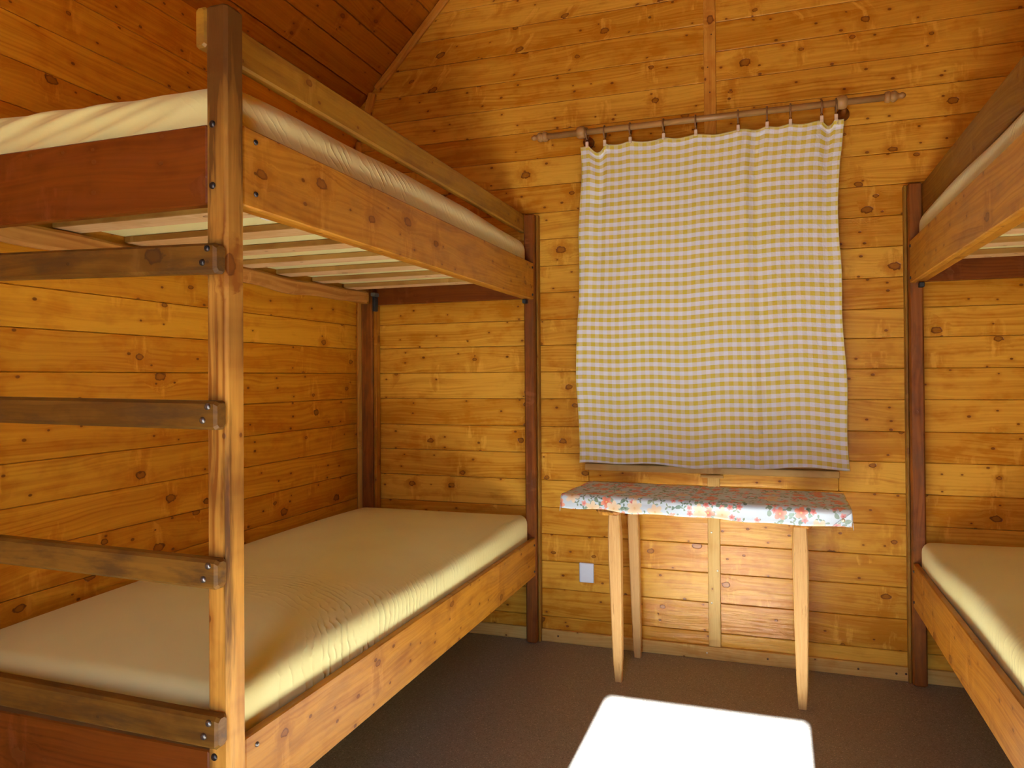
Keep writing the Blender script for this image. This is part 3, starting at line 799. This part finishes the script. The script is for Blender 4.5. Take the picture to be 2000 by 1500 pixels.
RINGX = [-.766, -.686, -.572, -.427, -.291, -.117, -.002, .089, .208, .262]
RY0 = RY_
ords = ['leftmost', 'second', 'third', 'fourth', 'fifth', 'fifth', 'fourth', 'third', 'second', 'rightmost']
def ring_label(i):
    if i == 0: return 'leftmost brown curtain ring with clip, against the left collar of the rod'
    if i == 9: return 'rightmost brown curtain ring with clip, against the right collar of the rod'
    side = 'left' if i < 5 else 'right'
    return '%s brown curtain ring with clip counted from the %s end of the rod' % (ords[i], side)
r0 = thing('curtain_ring', ring_label(0), 'curtain ring', (RINGX[0], RY0, RZ_), 'clip rings holding the gingham curtain')
CX, CY, CZ = RINGX[0], RY0, RZ_-.0085-.0
pts = [(CX, CY+.0245*math.sin(2*math.pi*k/28), CZ+.0245*math.cos(2*math.pi*k/28)) for k in range(28)]
MB().tube(pts, .0036, 8, True).build('ring', MRING, r0)
pts = [(CX+.004*math.sin(2*math.pi*k/14), CY, CZ-.0315+.004*math.cos(2*math.pi*k/14)) for k in range(14)]
MB().tube(pts, .0012, 6, True).build('eyelet', MDARK, r0)
MB().box(CX-.0065, CX+.0065, CY-.0045, CY+.0045, CZ-.062, CZ-.0355, bev=.0015).build('clip', MCLIP, r0)
rings = [r0]
for i in range(1, 10):
    o = r0.copy(); C.objects.link(o); o.location.x = RINGX[i]; o['label'] = ring_label(i)
    for ch in list(r0.children):
        c = ch.copy(); C.objects.link(c); c.parent = o; c.location = ch.location.copy()
    rings.append(o)

# curtain
nu, nv = 230, 280
ZT = RZ_-.0085-.052
def interp(x, xs, ys):
    return float(np.interp(x, xs, ys))
m = MB(); vs = []; wc = []; hem = []
W0 = 1.105
rx = [(-.800)]+RINGX+[.291]
def topz(x):
    z = ZT
    for a, b in zip(RINGX, RINGX[1:]):
        if a <= x <= b:
            s = (x-a)/(b-a); w_ = b-a
            sag = .030 if (a == RINGX[0]) else (.006+.045*w_*w_*4 if a != RINGX[-2] else .022)
            return z-sag*math.sin(math.pi*s)**1.3
    return z-.004
for j in range(nv+1):
    tv = j/nv
    for i in range(nu+1):
        u = i/nu
        xt = -.802+1.095*u
        xl = interp(tv, [0, .1, .35, .55, 1], [-.802, -.797, -.806, -.824, -.826])
        xr = interp(tv, [0, .12, .35, .6, 1], [.292, .272, .268, .284, .303])
        x = xl+(xr-xl)*u
        zb = .832+.006*math.sin(u*9)+.004*math.sin(u*23+1)+.004*u
        zt = topz(xt)
        z = ZT+(zb-ZT)*tv+(zt-ZT)*math.exp(-tv*16)
        # folds
        f1 = math.exp(-((u-.085)/.035)**2); f2 = math.exp(-((u-.955)/.022)**2)
        y = 3.050+.030*tv-.012*math.sin(math.pi*min(1, tv*1.1))
        amp = .5+.5*tv
        y += .0045*amp*math.sin(u*21+.6*math.sin(tv*3))+.0028*math.sin(u*47+2*tv)*(.4+.6*tv)+.0018*math.sin(u*83+4*tv+1)
        y += -.016*math.exp(-((u-.655-.03*tv)/.02)**2)*(1-.4*tv)+.010*math.exp(-((u-.70-.03*tv)/.02)**2)
        y += .024*f1*math.exp(-tv*2.2)-.016*math.exp(-((u-.035)/.03)**2)*math.exp(-tv*2)
        y += .020*f2*math.exp(-(tv*5)**1.2)-.012*math.exp(-((u-.90+.0*tv)/.025)**2)*math.exp(-tv*5)
        y += .004*math.sin(tv*40+u*9)*math.exp(-((u-.04)/.05)**2)
        if tv < .015: y += (3.045-y)*(.8 if any(abs(xt-r) < .008 for r in RINGX) else .3)
        x += .006*math.sin(tv*14+1)*math.exp(-u*18)+.004*math.sin(tv*19)*math.exp(-(1-u)*18)
        vs.append((x, min(y, D-.032 if tv > .9 else D-.012), z))
        wc.append((u*W0, -tv*1.43+.006*math.sin(u*7)+(zt-ZT)*.0, 0))
        hem.append(1. if (tv < .006 or u < .004 or u > .996 or tv > .998) else 0.)
fs = [(j*(nu+1)+i, (j+1)*(nu+1)+i, (j+1)*(nu+1)+i+1, j*(nu+1)+i+1) for j in range(nv) for i in range(nu)]
m.add(vs, fs, wc, .5, True, hem)
cu = m.build('curtain', MGING, None, (-.25, 3.06, 2.26))
so = cu.modifiers.new('thickness', 'SOLIDIFY'); so.thickness = .001; so.offset = 0
tag(cu, 'yellow and white gingham curtain hanging flat over the window', 'curtain')
